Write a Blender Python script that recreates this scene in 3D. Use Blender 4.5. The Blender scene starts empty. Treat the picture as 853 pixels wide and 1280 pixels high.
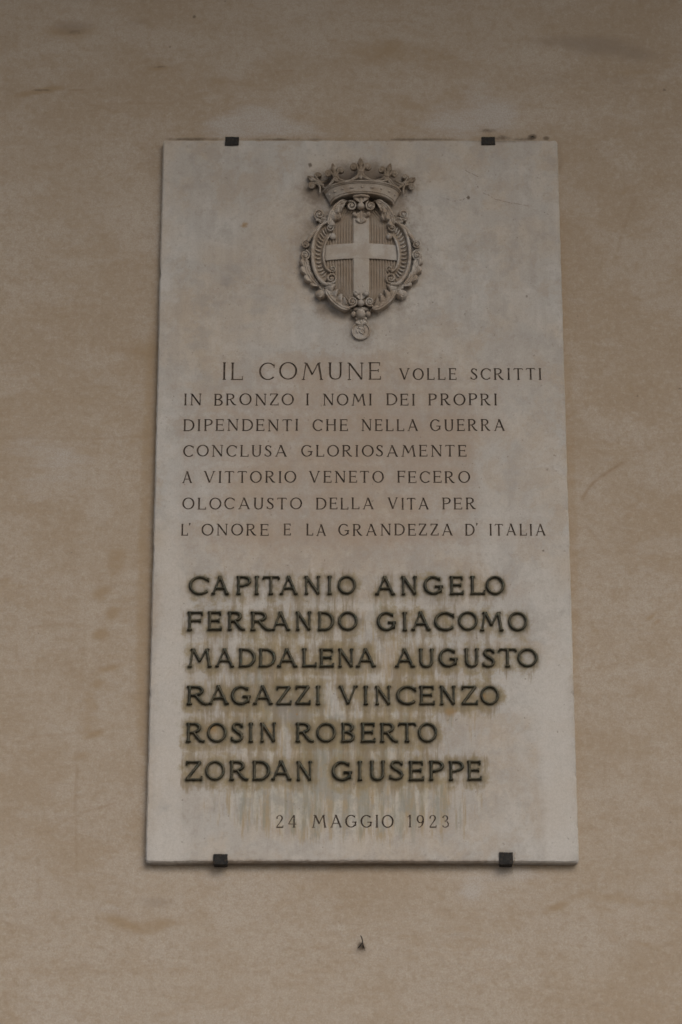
import bpy, math, random
import numpy as np
from mathutils import Vector, noise
from mathutils.geometry import delaunay_2d_cdt
random.seed(7); rng = np.random.default_rng(7)
R = math.radians
scene = bpy.context.scene

# ------------------------------------------------------------ camera
TH = R(22.0); F = 3862.0                       # upward pitch, focal length in photo pixels (853 x 1280)
THICK = 0.020; D = 6.22; CZ = 1.6              # slab thickness, distance to the slab's face, eye height
CAM = Vector((0.0, -(D+THICK), CZ))
cam_d = bpy.data.cameras.new('camera'); cam = bpy.data.objects.new('camera', cam_d)
scene.collection.objects.link(cam); scene.camera = cam
cam.location = CAM; cam.rotation_euler = (R(90)+TH, 0, 0)
cam_d.sensor_fit = 'VERTICAL'; cam_d.sensor_height = 36.0; cam_d.sensor_width = 24.0
cam_d.lens = F/1280*36; cam_d.clip_end = 2000
cam_d.dof.use_dof = True; cam_d.dof.focus_distance = 6.75; cam_d.dof.aperture_fstop = 4.0

# ------------------------------------------------------------ sky and sun
SUN_EL = R(38); SUN_AZ = R(24)                 # azimuth: to the right of straight out from the wall
w = bpy.data.worlds.new("World"); scene.world = w; w.use_nodes = True
nt = w.node_tree; bg = nt.nodes['Background']
sky = nt.nodes.new('ShaderNodeTexSky'); sky.sky_type = 'NISHITA'; sky.sun_disc = False
sky.sun_elevation = SUN_EL; sky.sun_rotation = R(180)-SUN_AZ
sky.air_density = 1.0; sky.dust_density = 3.0; sky.ozone_density = 0.6
nt.links.new(sky.outputs[0], bg.inputs[0]); bg.inputs[1].default_value = 0.10
sl = bpy.data.lights.new('sun', 'SUN'); sl.energy = 1.3; sl.angle = R(40); sl.color = (1.0, 0.965, 0.92)
so = bpy.data.objects.new('sun', sl); scene.collection.objects.link(so)
sd = Vector((math.sin(SUN_AZ)*math.cos(SUN_EL), -math.cos(SUN_AZ)*math.cos(SUN_EL), math.sin(SUN_EL)))
so.rotation_euler = sd.to_track_quat('Z', 'Y').to_euler(); so.location = sd*20
scene.view_settings.view_transform = 'Standard'; scene.view_settings.look = 'None'
scene.view_settings.exposure = 0.0; scene.view_settings.gamma = 1.0
scene.view_settings.use_curve_mapping = False
scene.render.engine = 'CYCLES'
scene.cycles.pixel_filter_type = 'BLACKMAN_HARRIS'; scene.cycles.filter_width = 1.6

# ------------------------------------------------------------ helpers
def P(px, py, h=0.0):
    """photo pixel -> world (x, z) on the plane h metres proud of the slab's face"""
    s, c = math.sin(TH), math.cos(TH)
    x = (px-426.5)/F; up = (640-py)/F
    t = (D-h)/(c-up*s)
    return x*t, CZ+(s+up*c)*t
def PW(px, py): return P(px, py, -THICK)
XY = {}
ROOT = bpy.data.objects
def link(o, parent=None):
    scene.collection.objects.link(o)
    if parent: o.parent = parent
WLOC = {}
def empty(name, loc, label, cat, group=None):
    o = bpy.data.objects.new(name, None); o.location = loc; link(o); WLOC[o] = np.array(loc, float)
    o.empty_display_size = 0.05
    tag(o, label, cat, group); return o
def tag(o, label, cat, group=None):
    o['label'] = label; o['category'] = cat
    if group: o['group'] = group
def mk(name, verts, faces, mat, parent=None, smooth=True, mats=None, fm=None, attrs=None):
    v = np.array(verts, float)
    lo, hi = v.min(0), v.max(0)
    c = np.array([(lo[0]+hi[0])/2, hi[1], lo[2]])
    me = bpy.data.meshes.new(name); me.from_pydata((v-c).tolist(), [], [list(map(int, f)) for f in faces])
    for m in (mats or [mat]): me.materials.append(m)
    if fm is not None: me.polygons.foreach_set('material_index', np.array(fm, np.int32))
    me.polygons.foreach_set('use_smooth', np.full(len(me.polygons), bool(smooth)))
    if attrs:
        for k, a in attrs.items():
            at = me.attributes.new(k, 'FLOAT', 'POINT'); at.data.foreach_set('value', np.array(a, np.float32))
    me.update()
    o = bpy.data.objects.new(name, me)
    pw = WLOC.get(parent, np.zeros(3)); o.location = Vector(c-pw); link(o, parent); WLOC[o] = c
    return o
def merge(parts):
    V, Fc = [], []
    for v, f in parts:
        n = len(V); V += [tuple(p) for p in v]; Fc += [tuple(i+n for i in q) for q in f]
    return V, Fc

# ------------------------------------------------------------ materials
class NB:
    def __init__(s, name, rough=0.85, spec=0.25):
        s.m = bpy.data.materials.new(name); s.m.use_nodes = True
        s.t = s.m.node_tree; s.b = s.t.nodes['Principled BSDF']
        s.b.inputs['Roughness'].default_value = rough
        s.b.inputs['Specular IOR Level'].default_value = spec
        s.tc = s.t.nodes.new('ShaderNodeNewGeometry').outputs['Position']
    def l(s, a, b): s.t.links.new(a, b)
    def vec(s, scale=(1,1,1), rot=0, off=(0,0,0)):
        n = s.t.nodes.new('ShaderNodeMapping'); s.l(s.tc, n.inputs[0])
        n.inputs['Scale'].default_value = scale; n.inputs['Rotation'].default_value = (0, rot, 0); n.inputs['Location'].default_value = off
        return n.outputs[0]
    def noise(s, scale, detail=4, rough=.55, sc=(1,1,1), rot=0, off=(0,0,0), dist=0.0):
        n = s.t.nodes.new('ShaderNodeTexNoise'); s.l(s.vec(sc, rot, off), n.inputs['Vector'])
        n.inputs['Scale'].default_value = scale; n.inputs['Detail'].default_value = detail
        n.inputs['Roughness'].default_value = rough; n.inputs['Distortion'].default_value = dist
        return n.outputs['Fac']
    def ramp(s, x, a, b, lo=0.0, hi=1.0, smooth=True):
        n = s.t.nodes.new('ShaderNodeMapRange'); s.l(x, n.inputs[0]) if not isinstance(x, (int, float)) else None
        n.inputs[1].default_value = a; n.inputs[2].default_value = b; n.inputs[3].default_value = lo; n.inputs[4].default_value = hi
        n.interpolation_type = 'SMOOTHSTEP' if smooth else 'LINEAR'; return n.outputs[0]
    def math(s, op, a, b=0.0, clamp=False):
        n = s.t.nodes.new('ShaderNodeMath'); n.operation = op; n.use_clamp = clamp
        for i, q in enumerate((a, b)):
            if isinstance(q, (int, float)): n.inputs[i].default_value = q
            else: s.l(q, n.inputs[i])
        return n.outputs[0]
    def attr(s, name):
        n = s.t.nodes.new('ShaderNodeAttribute'); n.attribute_name = name; return n.outputs['Fac']
    def mix(s, f, a, b, mode='MIX'):
        n = s.t.nodes.new('ShaderNodeMix'); n.data_type = 'RGBA'; n.blend_type = mode
        for i, q in ((0, f), (6, a), (7, b)):
            if isinstance(q, (int, float)): n.inputs[i].default_value = q
            elif isinstance(q, tuple): n.inputs[i].default_value = (*q, 1)
            else: s.l(q, n.inputs[i])
        return n.outputs[2]
    def bump(s, h, strength, dist):
        n = s.t.nodes.new('ShaderNodeBump'); s.l(h, n.inputs['Height']); n.inputs['Strength'].default_value = strength; n.inputs['Distance'].default_value = dist
        if getattr(s, 'prev', None): s.l(s.prev, n.inputs['Normal'])
        s.prev = n.outputs[0]; s.l(s.prev, s.b.inputs['Normal'])
    def out(s, col): s.l(col, s.b.inputs['Base Color']); return s.m

def wall_material():
    b = NB('limewashed_plaster', 0.92, 0.1)
    big = b.noise(2.1, 5, .55, off=(3,0,1)); med = b.noise(9, 8, .70, sc=(.7,1,1.15), rot=.15)
    streak = b.noise(13, 9, .74, sc=(.6,1,1.15), rot=-.12, off=(0,0,5), dist=.35)
    c = b.mix(b.ramp(big, .42, .57), (.380,.314,.240), (.430,.376,.312))
    c = b.mix(b.ramp(med, .44, .60, 0, .50), c, (.362,.288,.208))
    c = b.mix(b.ramp(streak, .53, .66, 0, .34), c, (.330,.258,.180))
    c = b.mix(b.ramp(b.noise(7, 9, .70, sc=(.7,1,1.1), rot=.5, off=(9,0,2), dist=.3), .48, .60, 0, .45), c, (.462,.418,.366))
    # trowel and brush arcs
    c = b.mix(b.ramp(b.noise(20, 7, .72, sc=(.35,1,2.2), rot=.45, off=(2,0,5)), .56, .64, 0, .26), c, (.480,.428,.365))
    c = b.mix(b.ramp(b.noise(18, 7, .72, sc=(.35,1,2.0), rot=-.35, off=(6,0,1)), .57, .65, 0, .28), c, (.320,.245,.160))
    c = b.mix(b.ramp(b.noise(55, 8, .8, off=(2,0,2)), .48, .60, 0, .40), c, (.315,.245,.168))
    c = b.mix(b.ramp(b.noise(75, 7, .8, off=(6,0,2)), .50, .60, 0, .34), c, (.495,.445,.375))
    # the marks that have a place of their own
    n1 = b.noise(34, 9, .76, sc=(.7,1,1.1), rot=-.1, dist=.25)
    def mark(name, k0=.30, k1=.75, amt=.9, n=None):
        q = b.math('ADD', b.attr(name), b.math('MULTIPLY', b.math('SUBTRACT', n or n1, .5), 1.5))
        return b.math('MULTIPLY', b.ramp(q, k0, k1, 0, amt), b.ramp(b.attr(name), .02, .35))
    c = b.mix(mark('pale', .22, 1.1, .85, b.noise(24, 5, .6, sc=(.45,1,1.6), rot=-.5)), c, (.470,.445,.418))
    c = b.mix(mark('ochre', .20, 1.0, .78), c, (.325,.242,.150))
    c = b.mix(mark('grey', .18, 1.15, .75, med), c, (.27,.225,.18))
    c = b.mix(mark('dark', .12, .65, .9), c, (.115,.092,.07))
    c = b.mix(b.math('MULTIPLY', b.attr('line'), b.ramp(n1, .3, .6, .35, 1)), c, (.27,.19,.115))
    # fine speckle
    sp = b.noise(300, 4, .8)
    c = b.mix(b.ramp(sp, .38, .62, 0, .42), c, (.28,.21,.15))
    pit = b.noise(90, 2, .5, off=(1,4,2))
    c = b.mix(b.ramp(pit, .74, .80, 0, .55), c, (.16,.12,.09))
    b.bump(streak, .45, .004); b.bump(b.noise(60, 7, .7, sc=(.5,1,1)), .45, .0026); b.bump(sp, .25, .0007)
    return b.out(c)

def stone_material(name, relief=False, dirt_shade=False, clean=False):
    b = NB(name, 0.72, 0.25)
    big = b.noise(3.2, 5, .55, off=(2,0,7)); ver = b.noise(20, 7, .66, sc=(1.6,1,.22)); med = b.noise(26, 8, .72)
    c = b.mix(b.ramp(big, .42, .58), (.462,.412,.352), (.492,.472,.440))
    c = b.mix(b.ramp(b.noise(6.5, 8, .66, off=(3,0,9), dist=.5), .44, .56, 0, .55*(.4 if relief else 1)), c, (.405,.395,.378))
    c = b.mix(b.ramp(b.noise(8.5, 8, .70, off=(8,0,3), dist=.3), .49, .59, 0, .50*(.4 if relief else 1)), c, (.395,.325,.250))
    c = b.mix(b.ramp(ver, .44, .64, 0, .36), c, (.36,.325,.290))
    k_ = .55 if relief else 1.0
    c = b.mix(b.ramp(med, .50, .70, 0, .40*k_), c, (.55,.53,.50))
    c = b.mix(b.ramp(b.noise(11, 9, .74, off=(7,0,7), dist=.3), .51, .60, 0, .46*k_), c, (.345,.325,.300))
    c = b.mix(b.ramp(b.noise(48, 8, .75, off=(1,0,4)), .53, .62, 0, .30*k_), c, (.30,.265,.23))
    if not relief:
        n1 = b.noise(46, 9, .74); nv = b.noise(52, 7, .68, sc=(1.3,1,.14))
        def mark(a, k0, k1, amt, n=None, ns=.9):
            q = b.math('ADD', b.attr(a), b.math('MULTIPLY', b.math('SUBTRACT', n or n1, .5), ns*1.4))
            return b.math('MULTIPLY', b.ramp(q, k0, k1, 0, amt), b.ramp(b.attr(a), .01, .12))
        c = b.mix(mark('pale', .1, .9, .7), c, (.53,.505,.47))
        c = b.mix(mark('warm', .1, 1.0, .62), c, (.345,.262,.195))
        c = b.mix(mark('drip', .62, 1.15, .75, nv, 2.2), c, (.33,.250,.135))
        c = b.mix(mark('drip', .78, 1.25, .60, b.noise(44, 6, .66, sc=(1.2,1,.13), off=(3,0,3)), 2.4), c, (.245,.250,.205))
        c = b.mix(mark('drip', .80, 1.25, .60, b.noise(40, 6, .66, sc=(1.2,1,.13), off=(8,0,3)), 2.4), c, (.53,.50,.445))
        c = b.mix(mark('drip', .85, 1.30, .60, b.noise(20, 9, .78, off=(4,0,1)), 2.4), c, (.275,.275,.250))
        c = b.mix(mark('halo', .56, 1.30, .82, b.noise(30, 8, .70, off=(3,0,1)), 2.4), c, (.285,.228,.122))
        c = b.mix(mark('halo', .62, 1.20, .65, b.noise(60, 7, .68, sc=(1.4,1,.16), off=(5,0,5)), 2.6), c, (.215,.165,.095))
        c = b.mix(mark('bronze', .10, .95, .85), c, (.150,.118,.066))
        c = b.mix(mark('bronze', .55, 1.1, .75, b.noise(60, 4, .6, off=(3,0,3))), c, (.080,.082,.055))
        c = b.mix(mark('grime_shade', .12, 1.0, .85), c, (.150,.112,.078))
        c = b.mix(mark('grey', .2, .9, .6), c, (.27,.265,.26))
        c = b.mix(mark('spot', .22, .6, .9, ns=.3), c, (.10,.075,.055))
        c = b.mix(mark('rust', .25, .9, .9), c, (.30,.19,.08))
    else:
        c = b.mix(b.ramp(b.noise(34, 5, .6, off=(5,1,5)), .42, .60, .62 if dirt_shade else .12, .92 if dirt_shade else (.42 if clean else .80)), c, (.29,.225,.165))
        c = b.mix(b.ramp(b.noise(70, 4, .6, off=(1,1,9)), .56, .70, .35 if dirt_shade else 0, .85 if dirt_shade else (.05 if clean else .35)), c, (.21,.165,.12))
        # soot settled on the parts up at the crown
        z = b.t.nodes.new('ShaderNodeSeparateXYZ'); b.l(b.tc, z.inputs[0])
        up = b.ramp(z.outputs[2], P(0,262)[1], P(0,215)[1])
        c = b.mix(b.math('MULTIPLY', up, b.ramp(b.noise(48, 5, .6), .34, .54, .25, .90)), c, (.185,.142,.098))
    sp = b.noise(380, 4, .8)
    c = b.mix(b.ramp(sp, .38, .66, 0, .26), c, (.24,.205,.17))
    pit = b.noise(120, 2, .5, off=(1,4,2))
    c = b.mix(b.ramp(pit, .71, .79, 0, .55), c, (.17,.14,.11))
    b.bump(b.noise(30, 5, .6), .25, .0012); b.bump(sp, .35, .0005); b.bump(b.ramp(pit, .69, .77, 1, 0), .5, .0007)
    return b.out(c)

def simple_material(name, c0, c1, scale, rough, spec=.3, metal=0., bumpd=.0006, c2=None):
    b = NB(name, rough, spec); b.b.inputs['Metallic'].default_value = metal
    n = b.noise(scale, 6, .65)
    c = b.mix(b.ramp(n, .38, .62), c0, c1)
    if c2: c = b.mix(b.ramp(b.noise(scale*1.9, 5, .6, off=(2,3,1)), .56, .66, 0, .8), c, c2)
    b.bump(b.noise(scale*5, 4, .6), .5, bumpd)
    return b.out(c)
M_WALL = wall_material(); M_STONE = stone_material('weathered_white_marble')
M_RELIEF = stone_material('carved_relief_marble', True)
M_RELIEF_DIRT_SHADE = stone_material('dirt_shade_relief_marble', True, dirt_shade=True); M_RELIEF_CLEAN = stone_material('clean_relief_marble', True, clean=True)  # darker copy for the recesses: grime plus shade painted into the colour
M_BRONZE = simple_material('dark_bronze', (.032,.031,.020), (.070,.060,.036), 60, .5, .45, .35, .0007, (.060,.074,.052))
M_PAINT = simple_material('faded_letter_paint', (.050,.038,.030), (.110,.085,.066), 70, .9, .1, c2=(.22,.18,.14))
M_IRON = simple_material('black_iron', (.010,.010,.010), (.022,.020,.018), 120, .7, .35, .2, .0010, (.055,.036,.022))
M_CRUMB = simple_material('mortar', (.42,.37,.30), (.30,.24,.18), 200, .95, .1)
M_GROUND = simple_material('pavement_stone', (.26,.24,.22), (.20,.185,.17), 3, .9)
M_CEIL = simple_material('ceiling_plaster', (.42,.36,.30), (.36,.30,.24), 2, .95)

# ------------------------------------------------------------ letterforms
def arc(cx, cy, rx, ry, a0, a1, n, wf):
    out = []
    for i in range(n+1):
        a = R(a0+(a1-a0)*i/n); out.append((cx+rx*math.cos(a), cy+ry*math.sin(a), wf(a)))
    return out
def glyph(ch, T, t, sv, st):
    """strokes of a capital, cap height 1: polylines of (x, y, width)"""
    S = []
    def ln(x0, y0, x1, y1, w0, w1=None): S.append([(x0, y0, w0), ((x0+x1)/2, (y0+y1)/2, (w0+(w1 or w0))/2*.94), (x1, y1, w1 or w0)])
    def hs(x, y, a=None, b=None):
        a = sv if a is None else a; b = sv if b is None else b
        yy = y+st/2 if y < .5 else y-st/2
        S.append([(x-a, yy, st*.8), (x, yy, st*1.25), (x+b, yy, st*.8)])
    def vs(x, y0, y1): S.append([(x, y0, st*.9), (x, y1, st*1.1)])
    wf = lambda a: t+(T-t)*abs(math.cos(a))**1.3
    if ch == 'A':
        ln(.40,.97,.06,.03, t); ln(.40,.985,.78,.03, T); ln(.17,.33,.64,.33, t); hs(.05,0,sv*.9,sv*.9); hs(.79,0,sv,sv*.9); hs(.36,1,sv*.5,sv*.3)
    elif ch == 'B':
        ln(0,0,0,1,T); hs(0,0,sv,0.1); hs(0,1,sv,.1)
        S.append([(0,1-t/2,t),(.22,1-t/2,t)]+arc(.24,.755,.21,.245-t/2,80,-80,9,wf)+[(.2,.52,t),(0,.52,t)])
        S.append([(.2,.52,t)]+arc(.26,.26,.25,.26-t/2,80,-80,9,wf)+[(.2,t/2,t),(0,t/2,t)])
    elif ch in 'CG':
        S.append(arc(.47,.5,.47-T/2,.5-t/2,42 if ch == 'C' else 47,318 if ch == 'C' else 322,22,wf)); vs(.80,.70,.90) if ch == 'C' else vs(.77,.76,.92)
        if ch == 'C': vs(.82,.10,.25) if False else None
        else: ln(.82,.12,.82,.42,T*.9); S.append([(.54,.43,t*1.05),(.80,.43,t*1.05),(.93,.43,t)])
    elif ch == 'D':
        ln(0,0,0,1,T); hs(0,0,sv,.1); hs(0,1,sv,.1)
        S.append([(0,1-t/2,t),(.22,1-t/2,t)]+arc(.25,.5,.46,.5-t/2,85,-85,16,wf)+[(.22,t/2,t),(0,t/2,t)])
    elif ch in 'EF':
        ln(0,0,0,1,T); hs(0,0,sv,sv); hs(0,1,sv,.1); ln(0,1-t/2,.5,1-t/2,t); vs(.5,.80,1.0); ln(0,.52,.42,.52,t); vs(.43,.43,.61)
        if ch == 'E': ln(0,t/2,.53,t/2,t); vs(.54,0,.20)
    elif ch == 'H':
        for x in (0,.62): ln(x,0,x,1,T); hs(x,0); hs(x,1)
        ln(0,.52,.62,.52,t)
    elif ch == 'I': ln(0,0,0,1,T); hs(0,0); hs(0,1)
    elif ch == 'L': ln(0,0,0,1,T); hs(0,1); hs(0,0,sv,0); ln(0,t/2,.52,t/2,t); vs(.53,0,.22)
    elif ch == 'M':
        ln(.03,0,.17,.97,t); ln(.19,.97,.50,.30,T); ln(.50,.30,.81,.97,t); ln(.83,.97,.98,0,T)
        hs(.03,0); hs(.98,0); hs(.13,1,sv*.8,.05); hs(.87,1,.05,sv*.8)
    elif ch == 'N':
        ln(0,0,0,.97,t); ln(.66,.03,.66,1,t); ln(0,.97,.66,.03,T); hs(0,0); hs(.66,1); hs(-.02,1,sv,.03)
    elif ch in 'OQ': S.append(arc(.48,.5,.48-T/2,.5-t/2,0,360,30,wf))
    elif ch == 'P':
        ln(0,0,0,1,T); hs(0,0); hs(0,1,sv,.1)
        S.append([(0,1-t/2,t),(.24,1-t/2,t)]+arc(.26,.735,.25,.265-t/2,82,-82,10,wf)+[(.2,.475,t),(0,.475,t)])
    elif ch == 'R':
        ln(0,0,0,1,T); hs(0,0); hs(0,1,sv,.1)
        S.append([(0,1-t/2,t),(.22,1-t/2,t)]+arc(.24,.745,.24,.255-t/2,82,-82,10,wf)+[(.2,.495,t),(0,.495,t)])
        S.append([(.22,.50,t),(.38,.26,T),(.50,.10,T),(.60,.05,T*.8),(.70,.045,t*.8)])
    elif ch == 'S':
        S.append([(.46,.80,t),(.42,.89,t),(.34,.945,t),(.24,.955,t),(.14,.92,T*.8),(.09,.84,T*.9),(.08,.75,T),(.12,.66,T),(.22,.57,T*1.05),(.34,.48,T*1.1),(.44,.38,T),(.475,.27,T),(.45,.16,T*.85),(.37,.08,t),(.26,.045,t),(.15,.06,t),(.07,.12,t),(.03,.21,t)])
        vs(.475,.76,.94); vs(.02,.06,.25)
    elif ch == 'T':
        ln(.36,0,.36,1,T); ln(.02,1-t/2,.70,1-t/2,t); hs(.36,0); S.append([(.04,.97,st),(.0,.84,st)]); S.append([(.68,.97,st),(.73,.84,st)])
    elif ch == 'U':
        S.append([(0,1,T),(0,.6,T),(0,.32,T),(.03,.17,T*.95),(.12,.07,T*.8),(.28,.03,t),(.44,.07,t*1.05),(.53,.17,T*.85),(.56,.32,T*.9),(.56,.6,T*.9),(.56,1,T*.9)]); hs(0,1); hs(.56,1)
    elif ch == 'V': ln(.04,.97,.40,.03,T); ln(.40,.03,.74,.97,t); hs(.03,1); hs(.75,1)
    elif ch == 'Z': ln(.04,1-t/2,.62,1-t/2,t); ln(.60,.95,.05,.05,T); ln(.02,t/2,.66,t/2,t); vs(.05,.80,1); vs(.66,0,.22)
    elif ch == '1': ln(.18,0,.18,.98,T); ln(.18,.96,.0,.78,t); hs(.18,0)
    elif ch == '2': S.append([(.05,.70,T),(.06,.84,T*.8),(.16,.94,t),(.28,.955,t),(.40,.89,T*.9),(.44,.76,T),(.40,.62,T*.9),(.28,.42,t),(.12,.2,t),(.02,.06,t)]); ln(.0,t/2,.5,t/2,T*.9); vs(.5,0,.18)
    elif ch == '3': S.append([(.04,.78,T),(.10,.90,t),(.22,.955,t),(.36,.90,T*.8),(.40,.76,T),(.36,.62,T*.8),(.2,.53,t),(.38,.46,T*.8),(.46,.30,T),(.42,.13,T*.9),(.28,.045,t),(.12,.06,t),(.02,.18,T)])
    elif ch == '4': ln(.40,.98,.0,.28,t); ln(.0,.28,.60,.28,t); ln(.42,0,.42,.98,T); hs(.42,0)
    elif ch == '9': S.append(arc(.25,.67,.22,.285,0,360,18,wf)); S.append([(.47,.67,T),(.46,.42,T),(.38,.2,T*.8),(.24,.06,t),(.08,.04,t)])
    elif ch == "'": S.append([(.05,1.06,T*1.2),(.0,.84,t*.6)])
    return S
def gbox(S):
    xs = [p[0]-p[2]*.5 for s in S for p in s]; xe = [p[0]+p[2]*.5 for s in S for p in s]
    return min(xs), max(xe)
def glyph_mesh(S, x0, x1, z0, z1):
    """strokes -> triangulated union: verts (n,2), tris, boundary edges, distance to the rim"""
    gx0, gx1 = gbox(S); sx = (x1-x0)/(gx1-gx0); sz = z1-z0
    V, E, Fc = [], [], []
    for s in S:
        pts = [(x0+(p[0]-gx0)*sx, z0+p[1]*sz, p[2]*sz) for p in s]
        closed = math.hypot(pts[0][0]-pts[-1][0], pts[0][1]-pts[-1][1]) < 1e-6
        if closed: pts = pts[:-1]
        n = len(pts); base = len(V)
        for i, (x, z, wd) in enumerate(pts):
            a = pts[i-1] if (i or closed) else pts[i]; b = pts[(i+1) % n] if (i < n-1 or closed) else pts[i]
            dx, dz = b[0]-a[0], b[1]-a[1]; L = math.hypot(dx, dz) or 1e-9; nx, nz = -dz/L, dx/L
            V += [(x+nx*wd/2, z+nz*wd/2), (x, z), (x-nx*wd/2, z-nz*wd/2)]
        for i in range(n if closed else n-1):
            a = base+3*i; b = base+3*((i+1) % n)
            for f in ((a, a+1, b+1), (a, b+1, b), (a+1, a+2, b+2), (a+1, b+2, b+1)):
                p, q_, r_ = V[f[0]], V[f[1]], V[f[2]]; ar = (q_[0]-p[0])*(r_[1]-p[1])-(q_[1]-p[1])*(r_[0]-p[0])
                if abs(ar) > 2e-9: Fc.append(f if ar > 0 else (f[0], f[2], f[1]))
    out = delaunay_2d_cdt([Vector(((v[0]-x0)*1000, (v[1]-z0)*1000)) for v in V], [e for f in Fc for e in ((f[0], f[1]), (f[1], f[2]), (f[2], f[0]))], [], 0, 3e-3)
    vs = np.array([tuple(v) for v in out[0]])/1000+np.array([x0, z0])
    TV = np.array(V); FA = np.array(Fc); p0, p1, p2 = TV[FA[:, 0]], TV[FA[:, 1]], TV[FA[:, 2]]; at = np.array(out[2]); c = vs[at].mean(1)
    def side(a, b): return (b[None, :, 0]-a[None, :, 0])*(c[:, None, 1]-a[None, :, 1])-(b[None, :, 1]-a[None, :, 1])*(c[:, None, 0]-a[None, :, 0])
    hit = ((side(p0, p1) >= 0) & (side(p1, p2) >= 0) & (side(p2, p0) >= 0)).any(1)
    tris = [tuple(f) for f in at[hit].tolist()]
    cnt = {}
    for f in tris:
        for i in range(3):
            e = (f[i], f[(i+1) % 3]); k = (min(e), max(e)); cnt.setdefault(k, []).append(e)
    be = [v[0] for v in cnt.values() if len(v) == 1]
    used = sorted({i for f in tris for i in f}); mp = {o: i for i, o in enumerate(used)}
    vs = vs[used]; tris = [tuple(mp[i] for i in f) for f in tris]; be = [(mp[a], mp[b]) for a, b in be]
    A = vs[[e[0] for e in be]]; B = vs[[e[1] for e in be]]; AB = B-A; L2 = (AB**2).sum(1)+1e-12
    AP = vs[:, None, :]-A[None]; tt = np.clip((AP*AB[None]).sum(2)/L2, 0, 1)
    dist = np.sqrt(((AP-tt[..., None]*AB[None])**2).sum(2)).min(1)
    return vs, tris, be, dist
def ccw(vs, f):   # orient a (x, z) triangle so its normal points to -y (towards the viewer)
    a, b, c = vs[f[0]], vs[f[1]], vs[f[2]]
    return tuple(f) if (b[0]-a[0])*(c[1]-a[1])-(b[1]-a[1])*(c[0]-a[0]) > 0 else (f[0], f[2], f[1])

YF = -THICK                                     # y of the slab's face
# ------------------------------------------------------------ the plaque
xl0, zb = P(181, 1078); xr0, _ = P(723, 1078); xl1, zt = P(205, 175); xr1, _ = P(698, 173)
XL, XR, ZB, ZT = (xl0+xl1)/2, (xr0+xr1)/2, zb, zt
plaque = empty('memorial_plaque', ((XL+XR)/2, 0, ZB), 'tall weathered marble plaque with carved coat of arms, incised text and bronze names', 'plaque')

# incised lines: (baseline px, cap top px, [(word, x start px, x end px)])
ENG = [(474.8, 453.0, [('IL',277.8,304),('COMUNE',324,476.5)]),
 (474.8, 460.2, [('VOLLE',499,571),('SCRITTI',589,677.6)]),
 (506.8, 492.0, [('IN',229.8,252.7),('BRONZO',267,367.6),('I',382,387),('NOMI',403.2,465.4),('DEI',482.6,519),('PROPRI',535.4,621.8)]),
 (538.8, 524.0, [('DIPENDENTI',229,373.2),('CHE',391,435.2),('NELLA',451.6,523),('GUERRA',537.8,632)]),
 (570.8, 556.2, [('CONCLUSA',229,359),('GLORIOSAMENTE',376.4,583.6)]),
 (603.6, 588.8, [('A',228,240.8),('VITTORIO',254,370.8),('VENETO',385.6,480),('FECERO',496,588)]),
 (636.7, 622.0, [('OLOCAUSTO',228,377.8),('DELLA',394.4,467.8),('VITA',484.4,537.2),('PER',552.4,595.4)]),
 (669.6, 654.8, [('L',226.2,235.2),("'",236.2,238.4),('ONORE',251.8,336.2),('E',354,363.5),('LA',382.8,408),('GRANDEZZA',423,566.6),('D',581.4,593.4),("'",595.6,598),('ITALIA',611.6,682.6)]),
 (1034.6, 1018.6, [('24',344.8,371.3),('MAGGIO',390,492.3),('1923',509.2,562)])]
CDT_V, CDT_E = [], []
eng_pts = []
def engrave(ch, S, xa, xb, z0, z1):
    vs, tris, be, dist = glyph_mesh(S, xa, xb, z0, z1)
    base = len(CDT_V); CDT_V.extend(map(tuple, vs)); CDT_E.extend((p+base, q_+base) for p, q_ in be)
    eng_pts.extend(map(tuple, vs))
    dep = np.minimum(dist*1.5, .0026)
    verts = [(x, YF+d, z) for (x, z), d in zip(vs, dep)]
    o = mk('engraved_letter', verts, [ccw(vs, f) for f in tris], M_PAINT, plaque, smooth=False)
for bp, tp, words in ENG:
    big = (bp-tp) > 20
    for wd, xa, xb in words:
        T, t, sv, st = (.105, .058, .09, .052) if big else (.135, .075, .11, .065)
        if wd[0].isdigit(): T, t = .12, .065
        Ss = [glyph(c, T, t, sv, st) for c in wd]
        wsum = [gbox(s)[1]-gbox(s)[0] for s in Ss]
        x0, z0 = P(xa, bp); x1, _ = P(xb, bp); _, z1 = P(xa, tp)
        sc = z1-z0; tot = sum(wsum)*sc*1.0
        if len(wd) > 1:
            gap = (x1-x0-tot)/(len(wd)-1); k = 1.0
            if gap < sc*.22: k = (x1-x0-sc*.22*(len(wd)-1))/tot; gap = sc*.22
            if gap > sc*.50: k = (x1-x0-sc*.50*(len(wd)-1))/tot; gap = sc*.50
        else: k = (x1-x0)/tot; gap = 0
        x = x0
        for c, s, g in zip(wd, Ss, wsum):
            j = rng.normal(0, .012, 2)*sc
            engrave(c, s, x+j[0], x+g*sc*k+j[0], z0+j[1], z1+j[1]); x += g*sc*k+gap

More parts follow.
